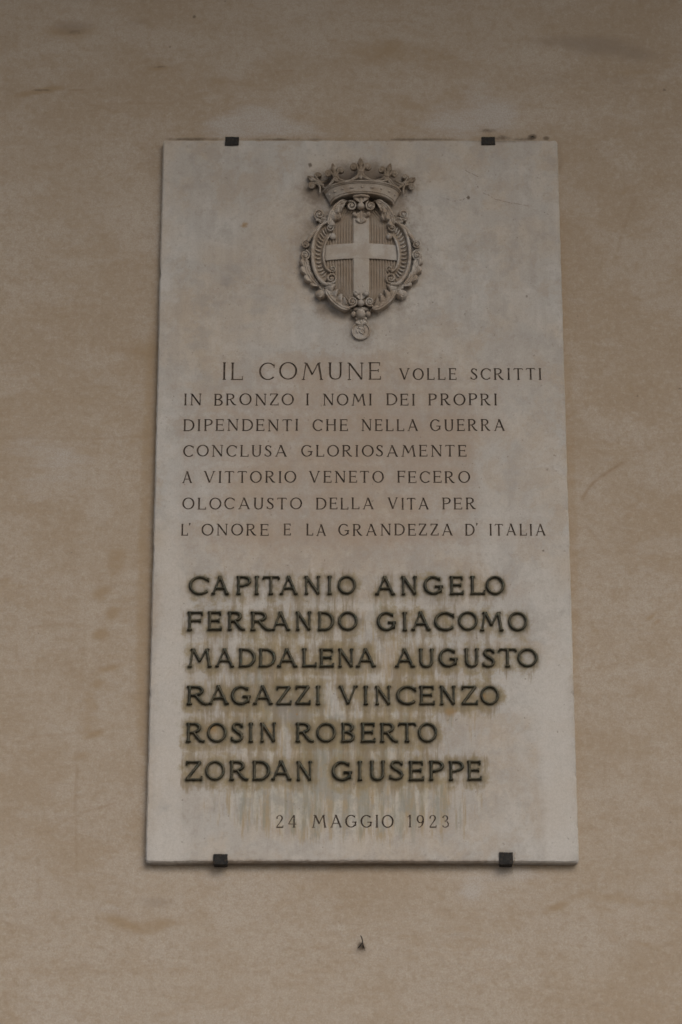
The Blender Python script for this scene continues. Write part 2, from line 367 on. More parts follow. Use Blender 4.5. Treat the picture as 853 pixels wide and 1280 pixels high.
# bronze names: each letter (left px, right px)
def zc(ox, seq): return [(c, ox+a/3.554, ox+b/3.554) for c, a, b in seq]
BRZ = [(742.3, 719.4, zc(215, [('C',72,165),('A',172,255),('P',282,352),('I',366,390),('T',400,480),('A',478,563),('N',586,662),('I',689,714),('O',737,818)])
  + zc(450, [('A',66,160),('N',184,258),('G',283,374),('E',398,463),('L',487,557),('O',562,645)])),
 (787.4, 764.0, zc(215, [('F',66,140),('E',155,222),('R',245,330),('R',346,446),('A',441,530),('N',548,622),('D',648,722),('O',740,826)])
  + zc(450, [('G',77,167),('I',187,213),('A',226,318),('C',330,422),('O',438,525),('M',533,642),('O',660,745)])),
 (833.0, 810.0, zc(215, [('M',68,180),('A',190,280),('D',296,373),('D',385,463),('A',466,562),('L',576,645),('E',652,720),('N',737,810),('A',816,910)])
  + zc(450, [('A',155,249),('U',260,332),('G',352,442),('U',466,534),('S',547,605),('T',617,702),('O',703,792)])),
 (880.1, 856.6, zc(215, [('R',62,165),('A',161,258),('G',262,355),('A',358,452),('Z',462,535),('Z',545,618),('I',638,664)])
  + zc(400, [('V',83,174),('I',191,217),('N',245,320),('C',338,430),('E',441,514),('N',531,607),('Z',627,705),('O',713,797)])),
 (926.9, 902.8, zc(215, [('R',60,150),('O',157,243),('S',262,319),('I',339,364),('N',390,465),('R',548,637),('O',643,730)])
  + zc(400, [('B',93,156),('E',180,249),('R',265,352),('T',348,432),('O',437,522)])),
 (974.7, 950.4, zc(215, [('Z',56,137),('O',148,235),('R',253,345),('D',355,437),('A',438,535),('N',551,625)])
  + zc(400, [('G',53,150),('I',167,193),('U',220,292),('S',307,373),('E',393,465),('P',483,553),('P',570,642),('E',653,720)]))]
brz_pts = []
BRH = .0065
for bp, tp, letters in BRZ:
    for ch, a, b in letters:
        T, t, sv, st = .145, .100, .10, .075
        if ch == 'O': T = .12
        x0, z0 = P(a, bp, BRH*.8); x1, _ = P(b, bp, BRH*.8); _, z1 = P(a, tp, BRH*.8)
        j = rng.normal(0, .0004, 2)
        S = glyph(ch, T, t, sv, st)
        vs, tris, be, dist = glyph_mesh(S, x0+j[0], x1+j[0], z0+j[1], z1+j[1])
        brz_pts.extend(map(tuple, vs))
        h0 = BRH+rng.uniform(-.0007, .0007)
        r = .0030; q = np.clip(dist/r, 0, 1)
        hh = h0-.0022+.0022*np.sqrt(1-(1-q)**2)
        n = len(vs)
        verts = [(x, YF-h, z) for (x, z), h in zip(vs, hh)]+[(x, YF+.0006, z) for x, z in vs]
        faces = [ccw(vs, f) for f in tris]
        for e0, e1 in be: faces.append((e0, e0+n, e1+n, e1))
        o = mk('bronze_letter', verts, faces, M_BRONZE, plaque, smooth=False)
        m = o.data
        sm = np.zeros(len(m.polygons), bool); sm[:len(tris)] = True; m.polygons.foreach_set('use_smooth', sm)

# slab: front face with the letters cut out of it
def outline(inset, seed, amp):
    pts = []; rad = .007
    cs = [(XL+inset, ZB+inset, 180), (XR-inset, ZB+inset, 270), (XR-inset, ZT-inset, 0), (XL+inset, ZT-inset, 90)]
    rads = [.003, .008, .010, .005]
    for i in range(4):
        cx, cz, a0 = cs[i]; r = rads[i]
        ox = cx+(r if i in (0,3) else -r); oz = cz+(r if i in (0,1) else -r)
        for k in range(6): a = R(a0+90*k/5); pts.append((ox+r*math.cos(a), oz+r*math.sin(a)))
        nx, nz, _ = cs[(i+1) % 4]; r2 = rads[(i+1) % 4]
        ax, az = pts[-1]; bx, bz = (nx+(r2 if (i+1) % 4 in (0,3) else -r2), nz+(r2 if (i+1) % 4 in (0,1) else -r2))
        if i == 0: bz = cz
        if i == 1: bx = cx
        if i == 2: bz = cz
        if i == 3: bx = cx
        L = math.hypot(bx-ax, bz-az); m = int(L/.006)
        for k in range(1, m): pts.append((ax+(bx-ax)*k/m, az+(bz-az)*k/m))
    out = []
    cx0, cz0 = (XL+XR)/2, (ZB+ZT)/2
    for x, z in pts:
        f = noise.fractal(Vector((x*40, seed, z*40)), 1.0, 2.0, 4)*amp + min(0, noise.noise(Vector((x*25, seed+9, z*25)))+.52)*amp*9*(-1)*0
        ch = max(0, noise.noise(Vector((x*55, seed*3+2, z*55)))-.30)*amp*12+max(0, noise.noise(Vector((x*170, seed*3+2, z*170)))-.35)*amp*5
        dx = (1 if x < XL+.02 else (-1 if x > XR-.02 else 0)); dz = (1 if z < ZB+.02 else (-1 if z > ZT-.02 else 0))
        out.append((x+dx*(f+ch), z+dz*(f+ch)))
    return out
outer = outline(0, 1, .0007); inner = outline(.0030, 1, .0013)
nl = len(inner); base = len(CDT_V)
CDT_V.extend(inner); edges = [(base+i, base+(i+1) % nl) for i in range(nl)]
nletter = base
# crack lines on the face, in photo pixels
CRACKS = [[(559,248.5),(566,251.5),(577,250),(585,246.5),(588,241)], [(594,228.5),(597,233),(600,238.5)], [(582,213),(590,217),(598,221),(601,228)],
          [(604,241),(620,249),(640,254),(652,256),(666,258.5)], [(680,265),(690,270)], [(642,275),(648,271)]]
CR = []
for c in CRACKS:
    p = [P(*q) for q in c]; q2 = []
    for a, b in zip(p, p[1:]):
        L = math.hypot(b[0]-a[0], b[1]-a[1]); m = max(1, int(L/.004))
        for k in range(m):
            u = k/m; q2.append((a[0]+(b[0]-a[0])*u+rng.normal(0, .0005), a[1]+(b[1]-a[1])*u+rng.normal(0, .0005)))
    CR.append(q2); 
    for (a, b) in zip(q2, q2[1:]):
        dx, dz = b[0]-a[0], b[1]-a[1]; L = math.hypot(dx, dz)+1e-9
        for s in (-1, 0, 1): CDT_V.append((a[0]-dz/L*s*.0013, a[1]+dx/L*s*.0013))
_, ztx = P(0, 705); _, zbx = P(0, 1000)
def grid(xa, xb, za, zb_, st):
    xs = np.arange(xa, xb, st); zs = np.arange(za, zb_, st); X, Z = np.meshgrid(xs, zs)
    X = X+rng.uniform(-.25, .25, X.shape)*st; Z = Z+rng.uniform(-.25, .25, Z.shape)*st
    return list(zip(X.ravel(), Z.ravel()))
CDT_V.extend(grid(XL+.010, XR-.010, zbx, ztx, .0042))
CDT_V.extend(grid(XL+.010, XR-.010, ZB+.010, zbx-.004, .0065))
CDT_V.extend(grid(XL+.010, XR-.010, ztx+.004, ZT-.010, .0065))
ox, oz = XL, ZB; nce = len(CDT_E)
res = delaunay_2d_cdt([Vector(((v[0]-ox)*1000, (v[1]-oz)*1000)) for v in CDT_V], CDT_E+edges, [], 0, 1e-4)
vs = np.array([tuple(v) for v in res[0]])/1000+np.array([ox, oz])
# walk outwards-in: every crossing of a letter's rim toggles stone / opening
rim = {tuple(sorted(e)) for e, o in zip(res[1], res[4]) if any(k < nce for k in o)}
tris_ = res[2]; adj = {}
for i, f in enumerate(tris_):
    for k in range(3): adj.setdefault(tuple(sorted((f[k], f[(k+1) % 3]))), []).append(i)
state = {}
start = min(range(len(tris_)), key=lambda i: vs[tris_[i][0]][0]+vs[tris_[i][0]][1]*.0); state[start] = 0; stack = [start]
while stack:
    i = stack.pop(); f = tris_[i]
    for k in range(3):
        e = tuple(sorted((f[k], f[(k+1) % 3])))
        for j in adj[e]:
            if j not in state: state[j] = state[i] ^ (e in rim); stack.append(j)
front = [ccw(vs, f) for i, f in enumerate(tris_) if state.get(i, 0) == 0]
ins = np.array(inner); orig = {}
for i, o in enumerate(res[3]):
    for k in o: orig[k] = i
li = [orig[base+i] for i in range(nl)]
# drop slivers outside the outline (concave nicks)
from mathutils import kdtree
inset_faces = []
poly = ins
def inside(px, pz):
    c = np.zeros(len(px), bool); j = len(poly)-1
    for i in range(len(poly)):
        xi, zi = poly[i]; xj, zj = poly[j]
        cond = ((zi > pz) != (zj > pz)) & (px < (xj-xi)*(pz-zi)/((zj-zi) or 1e-12)+xi); c ^= cond; j = i
    return c
fa = np.array(front); cen = vs[fa].mean(1)
near = (cen[:,0] < XL+.012) | (cen[:,0] > XR-.012) | (cen[:,1] < ZB+.012) | (cen[:,1] > ZT-.012)
keep = np.ones(len(fa), bool); keep[near] = inside(cen[near, 0], cen[near, 1])
front = [tuple(f) for f in fa[keep]]
X, Z = vs[:, 0], vs[:, 1]
verts = [(x, YF, z) for x, z in vs]; N = len(verts)
verts += [(x, YF+.0032, z) for x, z in outer]+[(x, -.002, z) for x, z in outer]+[(x, .004, z) for x, z in outer]
faces = list(front)
for i in range(nl):
    j = (i+1) % nl
    faces.append((li[j], li[i], N+i, N+j)); faces.append((N+j, N+i, N+nl+i, N+nl+j)); faces.append((N+nl+j, N+nl+i, N+2*nl+i, N+2*nl+j))
# stains carried by the stone, with shade painted in round the crest
def sample_dist(pts, step=1):
    kd = kdtree.KDTree(len(pts))
    for i, p in enumerate(pts): kd.insert((p[0], p[1], 0), i)
    kd.balance(); return kd
kb = sample_dist(brz_pts); ke = sample_dist(eng_pts)
NV = len(verts); VA = np.array(verts)
A = {k: np.zeros(NV) for k in ('bronze','halo','warm','drip','grime_shade','pale','grey','spot','rust')}
db = np.array([kb.find((v[0], v[2], 0))[2] for v in verts]); de = np.array([ke.find((v[0], v[2], 0))[2] for v in verts])
dd = np.full(NV, 9.)                            # a streak runs down from the letters
bx = np.array(brz_pts)
for dz in (.006, .012, .018, .026):
    d2 = np.array([kb.find((v[0], v[2]+dz, 0))[2] for v in verts])
    dd = np.minimum(dd, d2+dz*.25)
A['bronze'] = np.clip(.60*np.exp(-(db/.0060)**1.2)+.40*np.exp(-(dd/.009)**1.5), 0, 1.2)
def G(px, py, rx, ry, ang=0, amp=1.0, pw=1.0, Xs=None, Zs=None, proj=P):
    Xs = VA[:, 0] if Xs is None else Xs; Zs = VA[:, 2] if Zs is None else Zs
    cx, cz = proj(px, py); k = .00172; a = R(ang)
    dx, dz = Xs-cx, (Zs-cz)*.93
    u = (dx*math.cos(a)+dz*math.sin(a))/(rx*k); v = (-dx*math.sin(a)+dz*math.cos(a))/(ry*k)
    return amp*np.exp(-((u*u+v*v)**pw))
A['halo'] = np.clip(.95*np.exp(-(db/.020)**1.3)+.60*np.exp(-(dd/.018)**1.4), 0, 1)*(.55+.45*np.clip(G(420,900,260,170,0,1,2), 0, 1))
A['warm'] = np.clip(.42*np.exp(-(de/.020)**1.5)+G(430,560,190,110,0,.45,2)+G(420,690,200,40,0,.45,2)+G(330,330,60,60,0,.2)+G(450,330,110,120,0,.40)+G(640,740,70,12,8,.4)+G(550,560,60,60,0,.2)+.3*np.exp(-((VA[:,0]-XR)/.01)**2)*0, 0, 1)
A['drip'] = np.clip(G(420,860,215,135,0,.70,2.5)+G(430,1010,200,50,0,.95,1.8)+G(440,925,90,30,0,.4)+G(350,880,60,30,0,.4), 0, 1)
A['grime_shade'] = np.clip(G(451,300,88,106,0,.58,3)+G(451,228,80,30,0,.62,1.6)+G(452,414,22,28,0,.55,1.5)+G(404,388,16,12,0,.5)+G(505,385,14,12,0,.4)  # crest terms mix grime with painted shadow behind the crown and carving
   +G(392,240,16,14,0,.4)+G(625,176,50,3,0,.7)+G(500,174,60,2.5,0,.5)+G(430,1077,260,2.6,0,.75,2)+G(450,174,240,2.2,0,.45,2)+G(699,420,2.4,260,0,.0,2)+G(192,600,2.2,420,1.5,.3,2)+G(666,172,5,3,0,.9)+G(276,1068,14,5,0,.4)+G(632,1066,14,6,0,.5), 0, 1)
A['pale'] = np.clip(G(640,560,60,140,0,.35)+G(212,900,22,300,0,.8,2)+G(700,980,22,220,0,.75,2)+G(660,920,45,120,0,.4)+G(570,205,60,20,-20,.35)+G(600,1040,60,25,0,.4)+G(225,1060,50,20,0,.4)+G(208,300,18,160,0,.45)+G(480,755,60,9,0,.5)+G(410,760,160,5,0,.4,2)+G(400,805,160,4,0,.4,2)+G(520,850,130,4,0,.35,2), 0, 1)
A['grey'] = np.clip(G(640,590,22,60,0,.5)+G(665,305,25,70,0,.4)+G(360,890,30,18,-20,.75)+G(205,1010,18,18,0,.5)+G(282,352,14,14,0,.6)+G(440,770,16,14,0,.5)+G(355,960,26,20,0,.45)+G(640,500,30,20,0,.3), 0, 1)
for (px, py, r, a) in [(388,207,2.6,1),(394,194,2.0,.5),(377,298,1.6,.9),(348,191,2.2,.35),(662,505,1.5,.9),(586,247,2.2,.9),(680,688,1.3,.9),(658,371,2.2,.8),(560,655,1.2,.7)]:
    A['spot'] = np.maximum(A['spot'], G(px, py, r, r*1.3, 0, a))
crk = np.vstack([np.array(c) for c in CR]); kc = sample_dist([tuple(p) for p in crk])
dc = np.array([kc.find((v[0], v[2], 0))[2] for v in verts])
A['spot'] = np.maximum(A['spot'], .52*np.exp(-(dc/.0013)**2))
A['rust'] = np.clip(G(306,282,6,6,0,.75)+G(371,893,2,1.6,0,1)+G(266,912,9,8,0,.8)+G(336,914,7,6,0,.8)+G(563,890,9,8,0,.7)+G(605,870,6,6,0,.6), 0, 1)
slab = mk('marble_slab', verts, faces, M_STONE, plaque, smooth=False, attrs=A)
slab['kind'] = 'part'; del slab['kind']

# ------------------------------------------------------------ coat of arms (crop pixels: origin 360,190, 4.489 per photo px; heights in mm)
K = 4.489
def Q(zx, zy, h=0.0):
    x, z = P(360+zx/K, 190+zy/K, h*.001); return np.array([x, YF-h*.001, z])
PXM = (Q(500,500)-Q(400,500))[0]/100            # metres per crop pixel
def catmull(pts, n):
    p = np.array(pts, float); p = np.vstack([2*p[0]-p[1], p, 2*p[-1]-p[-2]]); out = []
    for i in range(1, len(p)-2):
        for k in range(n):
            t = k/n; a, b, c, d = p[i-1], p[i], p[i+1], p[i+2]
            out.append(.5*((2*b)+(-a+c)*t+(2*a-5*b+4*c-d)*t*t+(-a+3*b-3*c+d)*t**3))
    out.append(p[-2]); return np.array(out)
def tube(pts, n=6, seg=10, squash=1.0):
    """pts: (zx, zy, h_mm, r_px) ; swept round bar, ends closed to a point"""
    c = catmull(pts, n); W = np.array([Q(a, b, h) for a, b, h, _ in c]); rad = np.maximum(c[:, 3]*PXM, 2e-4)
    T = np.gradient(W, axis=0); T /= np.linalg.norm(T, axis=1)[:, None]+1e-12
    V = []; Fc = []
    up = np.array([0, -1., 0])
    for i in range(len(W)):
        s = np.cross(T[i], up); s /= np.linalg.norm(s)+1e-12; u = np.cross(s, T[i])
        for k in range(seg):
            a = 2*math.pi*k/seg; V.append(W[i]+s*math.cos(a)*rad[i]+u*math.sin(a)*rad[i]*squash)
    m = len(W)
    for i in range(m-1):
        for k in range(seg): k2 = (k+1) % seg; Fc.append((i*seg+k, i*seg+k2, (i+1)*seg+k2, (i+1)*seg+k))
    V.append(W[0]-T[0]*rad[0]*.7); V.append(W[-1]+T[-1]*rad[-1]*.7)
    for k in range(seg): k2 = (k+1) % seg; Fc.append((m*seg, k2, k)); Fc.append((m*seg+1, (m-1)*seg+k, (m-1)*seg+k2))
    return V, Fc
def ball(zx, zy, r, h, sx=1, sz=1, sy=1.0, ang=0):
    """r in crop px, h = height of the centre in mm"""
    c = Q(zx, zy, h); V = []; Fc = []; nu, nv = 14, 9; rr = r*PXM; ca, sa = math.cos(R(ang)), math.sin(R(ang))
    for j in range(nv+1):
        ph = math.pi*j/nv
        for i in range(nu):
            t = 2*math.pi*i/nu; x = math.sin(ph)*math.cos(t)*sx; z = math.sin(ph)*math.sin(t)*sz; y = math.cos(ph)*sy
            q = 1+.05*noise.noise(Vector((x*2+zx, y*2, z*2+zy)))
            V.append(c+rr*q*np.array([x*ca-z*sa, -y, x*sa+z*ca]))
    for j in range(nv):
        for i in range(nu): i2 = (i+1) % nu; Fc.append((j*nu+i, j*nu+i2, (j+1)*nu+i2, (j+1)*nu+i))
    return V, Fc
def post(zx, zy, r, h):   # solid stone behind a volute, down to the slab
    V = []; Fc = []; n = 16
    for hh, k in ((-1, 1.05), (h*.7, 1.0), (h, .6)):
        for i in range(n):
            a = 2*math.pi*i/n; c = Q(zx, zy, hh); V.append(c+np.array([math.cos(a), 0, math.sin(a)])*r*k*PXM)
    for l in range(2):
        for i in range(n): i2 = (i+1) % n; Fc.append((l*n+i, l*n+i2, (l+1)*n+i2, (l+1)*n+i))
    V.append(Q(zx, zy, h)); Fc += [(2*n+i, 2*n+(i+1) % n, 3*n) for i in range(n)]
    return V, Fc
def volute(zx, zy, r, h, start=90, turns=1.4, ccw_=1, lead=None, rise=4):
    """curled scroll end: spiral bar winding in to a raised eye; lead = points before the spiral"""
    pts = []; n = int(14*turns)
    for i in range(n+1):
        u = i/n; a = R(start)+ccw_*u*turns*2*math.pi; rr = r*(.84-.58*u)
        pts.append((zx+rr*math.cos(a), zy-rr*math.sin(a), h+rise*u, r*(.165-.03*u)))
    if lead: pts = list(lead)+pts
    return [tube(pts, 3, 9, 1.35), ball(zx, zy, r*.25, h+rise+.3), post(zx, zy, r*.84, h*.62)]
def leaf(spine, wl, wr, lobes, h, lift=5, n=60, m=11, veins=1.0, depth=.42, ends=(.25, .12), phase=0., dl=None, dr=None, sweep=.42):
    """acanthus leaf along a spine of crop px; wl / wr half widths; h mm"""
    c = catmull([(x, y, 0) for x, y in spine], 14)[:, :2]
    L = np.concatenate([[0], np.cumsum(np.hypot(*np.diff(c, axis=0).T))]); tot = L[-1]
    us = np.linspace(0, 1, n+1); cx = np.interp(us*tot, L, c[:, 0]); cy = np.interp(us*tot, L, c[:, 1])
    tx = np.gradient(cx); ty = np.gradient(cy); tl = np.hypot(tx, ty); tx /= tl; ty /= tl
    V = []; Fc = []
    for i, u in enumerate(us):
        env = min(1, (u/ends[0])**.7 if ends[0] else 1, ((1-u)/ends[1])**.6 if ends[1] else 1) if 0 < u < 1 else .03
        env = max(env, .05)
        for j in range(-m, m+1):
            v = j/m; wd = wl if v < 0 else wr
            ph = (u*lobes+phase+.5*0) % 1.0
            dep = depth if (dl is None) else (dl if v < 0 else dr)
            notch = 1-dep*(abs(2*ph-1)**2.6)            # rounded lobes, sharp notches between
            ww = wd*env*(notch if abs(v) > 0 else 1)
            off = v*ww; fwd = abs(v)**1.5*wd*sweep
            x = cx[i]+(-ty[i])*off+tx[i]*fwd; y = cy[i]+tx[i]*off+ty[i]*fwd
            vein = math.cos(2*math.pi*(u*lobes+phase)-abs(v)*1.2+math.pi)
            hh = h+lift*(.35*abs(v)**.8)+veins*2.6*vein*min(1, max(0, abs(v)-.15)*2)*min(1, dep*2)+.5*math.cos(abs(v)*math.pi*5)-2.2*math.exp(-(v/.16)**2)*-.45-1.6*math.exp(-((abs(v)-.26)/.10)**2)-lift*.9*max(0, abs(v)-.72)/.28
            hh = max(hh, 2.0)
            V.append(Q(x, y, hh))
    M2 = 2*m+1
    for i in range(n):
        for j in range(2*m): a = i*M2+j; Fc.append((a, a+1, a+1+M2, a+M2))
    # skirt to the slab
    ring = [i*M2 for i in range(n+1)]+[n*M2+j for j in range(1, M2)]+[i*M2+2*m for i in range(n-1, -1, -1)]+[j for j in range(2*m-1, 0, -1)]
    b = len(V)
    for r_ in ring: p = V[r_].copy(); p[1] = YF+.001; V.append(p)
    for k in range(len(ring)): k2 = (k+1) % len(ring); Fc.append((ring[k], ring[k2], b+k2, b+k))
    return V, Fc
def LF(mir, spine, wi, wo, lobes, h, lift, di, do, inner_v=1, **k):
    """one-sided leaf: di / do notch depth on the lobed and the smooth side; inner_v which side is lobed before mirroring"""
    sd_ = inner_v*(-1 if mir else 1)
    if mir: spine = mirror(spine)
    return leaf(spine, wi if sd_ < 0 else wo, wi if sd_ > 0 else wo, lobes, h, lift, dl=di if sd_ < 0 else do, dr=di if sd_ > 0 else do, **k)
def mirror(pts): return [(822-p[0],)+tuple(p[1:]) for p in pts]
import bmesh
def carve(name, parts, parent, mat=None):
    V, Fc = merge(parts if isinstance(parts, list) else [parts])
    o = mk(name, V, Fc, mat or M_RELIEF, parent)
    bm = bmesh.new(); bm.from_mesh(o.data); bmesh.ops.recalc_face_normals(bm, faces=bm.faces); bm.to_mesh(o.data); bm.free()
    for p in o.data.polygons: p.use_smooth = True
    return o
# ground of the cartouche: oval plate everything grows from
def dome(zx, zy, rx, ry, h0, h1, nr=10, na=48, pwr=2.0, hf=None):
    V = []; Fc = []
    for j in range(nr+1):
        r = j/nr
        for i in range(na):
            a = 2*math.pi*i/na; x = zx+rx*r*math.cos(a); y = zy+ry*r*math.sin(a); V.append(Q(x, y, h0+(h1-h0)*(1-r**pwr)))
    for j in range(nr):
        for i in range(na): i2 = (i+1) % na; Fc.append((j*na+i, j*na+i2, (j+1)*na+i2, (j+1)*na+i))
    b = len(V)
    for i in range(na): p = V[nr*na+i].copy(); p[1] = YF+.001; V.append(p)
    for i in range(na): i2 = (i+1) % na; Fc.append((nr*na+i, nr*na+i2, b+i2, b+i))
    return V, Fc
arms = carve('coat_of_arms', dome(411, 575, 258, 292, 4, 7), plaque, M_RELIEF_DIRT_SHADE)
def SC(name, parts, mat=None): return carve(name, parts, arms, mat)

# shield with upright hatching
def shieldh(x, y): return 11+7*max(0, 1-((x-411)/235)**2)*max(0, 1-((y-585)/330)**2)
def field():
    xs = np.arange(196, 628, 1.9); ys = np.linspace(330, 858, 30); V = []; Fc = []
    for y in ys:
        for x in xs:
            hw = 218*math.sqrt(max(.02, 1-abs((y-585)/290)**2.4)); t = (x-411)/216; X_ = 411+t*hw
            g = math.cos(2*math.pi*(X_-411-46)/15.6)
            h = shieldh(X_, y)+(-2.8 if g < -.25 else (0.3*g))
            if abs(t) > .985: h = 1
            V.append(Q(X_, y, h))
    n = len(xs)
    for j in range(len(ys)-1):
        for i in range(n-1): a = j*n+i; Fc.append((a, a+1, a+1+n, a+n))
    return V, Fc
SC('shield_field', field(), M_RELIEF_DIRT_SHADE)
def plate(poly, inset=4, dh=3.2, res=10):
    """raised flat band over the shield following its swell; poly = (x0, y0, x1, y1) with a curved cut"""
    x0, y0, x1, y1, bow = poly; V = []; Fc = []; nx, ny = 28, 28
    xs = [x0-.01]+list(np.linspace(x0, x1, nx))+[x1+.01]; ys = [y0-.01]+list(np.linspace(y0, y1, ny))+[y1+.01]
    for jy, y in enumerate(ys):
        for ix, x in enumerate(xs):
            edge = ix in (0, nx+1) or jy in (0, ny+1)
            yy = y+bow*((x-411)/200)**2
            soft = min(1, min(ix-1 if ix else 0, nx-ix, jy-1 if jy else 0, ny-jy)/1.0)
            V.append(Q(x, yy, shieldh(x, yy)+(-4 if edge else dh-(.7 if soft <= 0 else 0))))
    n = len(xs)
    for j in range(len(ys)-1):
        for i in range(n-1): a = j*n+i; Fc.append((a, a+1, a+1+n, a+n))
    return V, Fc
SC('cross', [plate((367, 340, 456, 800, 0)), plate((204, 512, 618, 598, 12), dh=3.5)], M_RELIEF_CLEAN)

# side bands: outer rim, inner rim and a fluted channel between, left and right
for mir in (False, True):
    mm = mirror if mir else (lambda p: p)
    mx = (lambda x: 822-x) if mir else (lambda x: x)
    sgn = -1 if mir else 1
    outer_r = [(262,392,15,5),(225,392,20,7),(188,412,22,8),(158,460,22,8.5),(142,520,22,9),(138,580,22,9),(146,645,22,9.5),(168,700,22,10),(205,738,23,10),(245,742,24,10)]
    SC('outer_rim', tube(mm(outer_r), 6, 10, 1.1))
    inner_r = [(240,462,18,5),(218,495,20,6),(203,545,20,6.5),(200,600,20,6.5),(214,650,20,7),(240,672,20,7)]
    SC('inner_rim', tube(mm(inner_r), 6, 10, 1.1))
    # channel floor
    o_ = catmull([(p[0], p[1]) for p in outer_r[1:9]], 6); i_ = catmull([(p[0], p[1]) for p in inner_r], 6)
    V = []; Fc = []; nn = 60
    for i in range(nn+1):
        u = i/nn; a = o_[int(u*(len(o_)-1))]; b = i_[int(u*(len(i_)-1))]
        a = np.array([np.interp(u*(len(o_)-1), range(len(o_)), o_[:, k]) for k in (0, 1)]); b = np.array([np.interp(u*(len(i_)-1), range(len(i_)), i_[:, k]) for k in (0, 1)])
        for k in range(7): s = k/6; p = a*(1-s)+b*s; V.append(Q(mx(p[0]), p[1], 16-3.5*math.sin(math.pi*s)))
    for i in range(nn):
        for k in range(6): q = i*7+k; Fc.append((q, q+1, q+8, q+7))
    SC('channel', (V, Fc), M_RELIEF_DIRT_SHADE)
    for k in range(14):
        u = .10+.82*k/13
        a = np.array([np.interp(u*(len(o_)-1), range(len(o_)), o_[:, q]) for q in (0, 1)]); b = np.array([np.interp(u*(len(i_)-1), range(len(i_)), i_[:, q]) for q in (0, 1)])
        p0 = a*.72+b*.28; p1 = a*.26+b*.74
        SC('bead', tube([(mx(p0[0]), p0[1], 15.2, 3.4), (mx((p0[0]+p1[0])/2), (p0[1]+p1[1])/2+1.5, 16.2, 4.4), (mx(p1[0]), p1[1], 14.8, 3.0)], 3, 8, .9))
    # volutes closing the bands
    SC('scroll', volute(mx(243), 708, 35, 17, 270, 1.35, 1 if not mir else -1, rise=6))
    SC('scroll', volute(mx(252), 655, 21, 16, 250, 1.2, 1 if not mir else -1, rise=3))
    SC('scroll', volute(mx(236), 424, 27, 19, 100, 1.3, -1*sgn, rise=4))
    SC('pearl', ball(mx(252), 474, 19, 17, .95, 1.1, .8))
    # ear volute standing out at the shoulder
    SC('scroll', volute(mx(176), 350, 33, 12, 230, 1.5, -1*sgn, lead=mm([(214,410,10,9),(190,394,11,9)]), rise=6))
    SC('acanthus_leaf', leaf(mm([(232,392),(205,398),(180,378),(160,372)]), 15, 15, 3, 13, 3))
    # strap from shoulder down to the flank scrolls
    SC('strap', tube(mm([(186,410,12,10),(160,432,12,11),(134,468,12,12),(112,500,12,10)]), 6, 9, .8))
    SC('scroll', volute(mx(101), 518, 28, 11, 60, 1.4, sgn, rise=5))
    SC('scroll', volute(mx(97), 580, 33, 13, 80, 1.5, -sgn, rise=7))
    # flank leaf
    SC('acanthus_leaf', LF(mir, [(188,762),(140,722),(108,668),(94,604)], 26, 34, 4, 15, 6, .15, .70 if mir else .45, 1, ends=(.25,.16), sweep=.6, veins=1.5))
    # top acanthus growing out of the centre scrolls
    SC('scroll', volute(mx(357), 302, 33, 24, 120, 1.35, -1 if not mir else 1, rise=3))
    SC('acanthus_leaf', LF(mir, [(340,272),(302,284),(264,316),(240,362),(230,404)], 40, 16, 4, 23, 6, .78, .05, -1, ends=(.12,.14), sweep=.55, phase=.0, veins=1.6))
    SC('acanthus_leaf', LF(mir, [(318,282),(296,306),(284,336),(280,370)], 20, 12, 2, 23, 5, .5, .1, -1, ends=(.2,.2), sweep=.8))
    SC('acanthus_leaf', LF(mir, [(256,338),(234,360),(212,376),(192,384)], 17, 14, 2, 16, 4, .5, .2, 1, ends=(.2,.15), sweep=.7))
    # bottom leaves
    SC('acanthus_leaf', LF(mir, [(356,880),(304,866),(252,826),(214,770)], 60, 17, 4, 21, 9, .80, .04, 1, ends=(.16,.12), sweep=.35, phase=.0, veins=1.8))
    SC('acanthus_leaf', LF(mir, [(236,800),(214,784),(196,764),(186,748)], 22, 18, 2, 15, 5, .5, .3, 1, ends=(.2,.2), sweep=.7))
    SC('scroll', volute(mx(362), 840, 30, 20, 300, 1.5, sgn, lead=mm([(318,862,15,7),(340,872,17,7)]), rise=5))
    SC('knob', [ball(mx(186), 800, 31, 9, 1.15, .9, .9), leaf(mm([(222,772),(198,788),(172,806)]), 17, 17, 2, 17, 3)])
# centre top: shell block, pearl and hanging leaf
SC('keystone', [leaf([(411,294),(411,270),(411,244)], 44, 44, 1, 32, 3, ends=(.3,.25), depth=.15), tube([(368,251,33,6),(411,243,37,8),(456,251,33,6)], 6, 9)])
SC('pearl', ball(410, 304, 21, 27))
SC('hanging_leaf', [leaf([(411,322),(411,352),(411,388)], 38, 38, 2, 22, 5, ends=(.25,.35), depth=.4), ball(374, 350, 13, 22), ball(452, 350, 14, 22)])
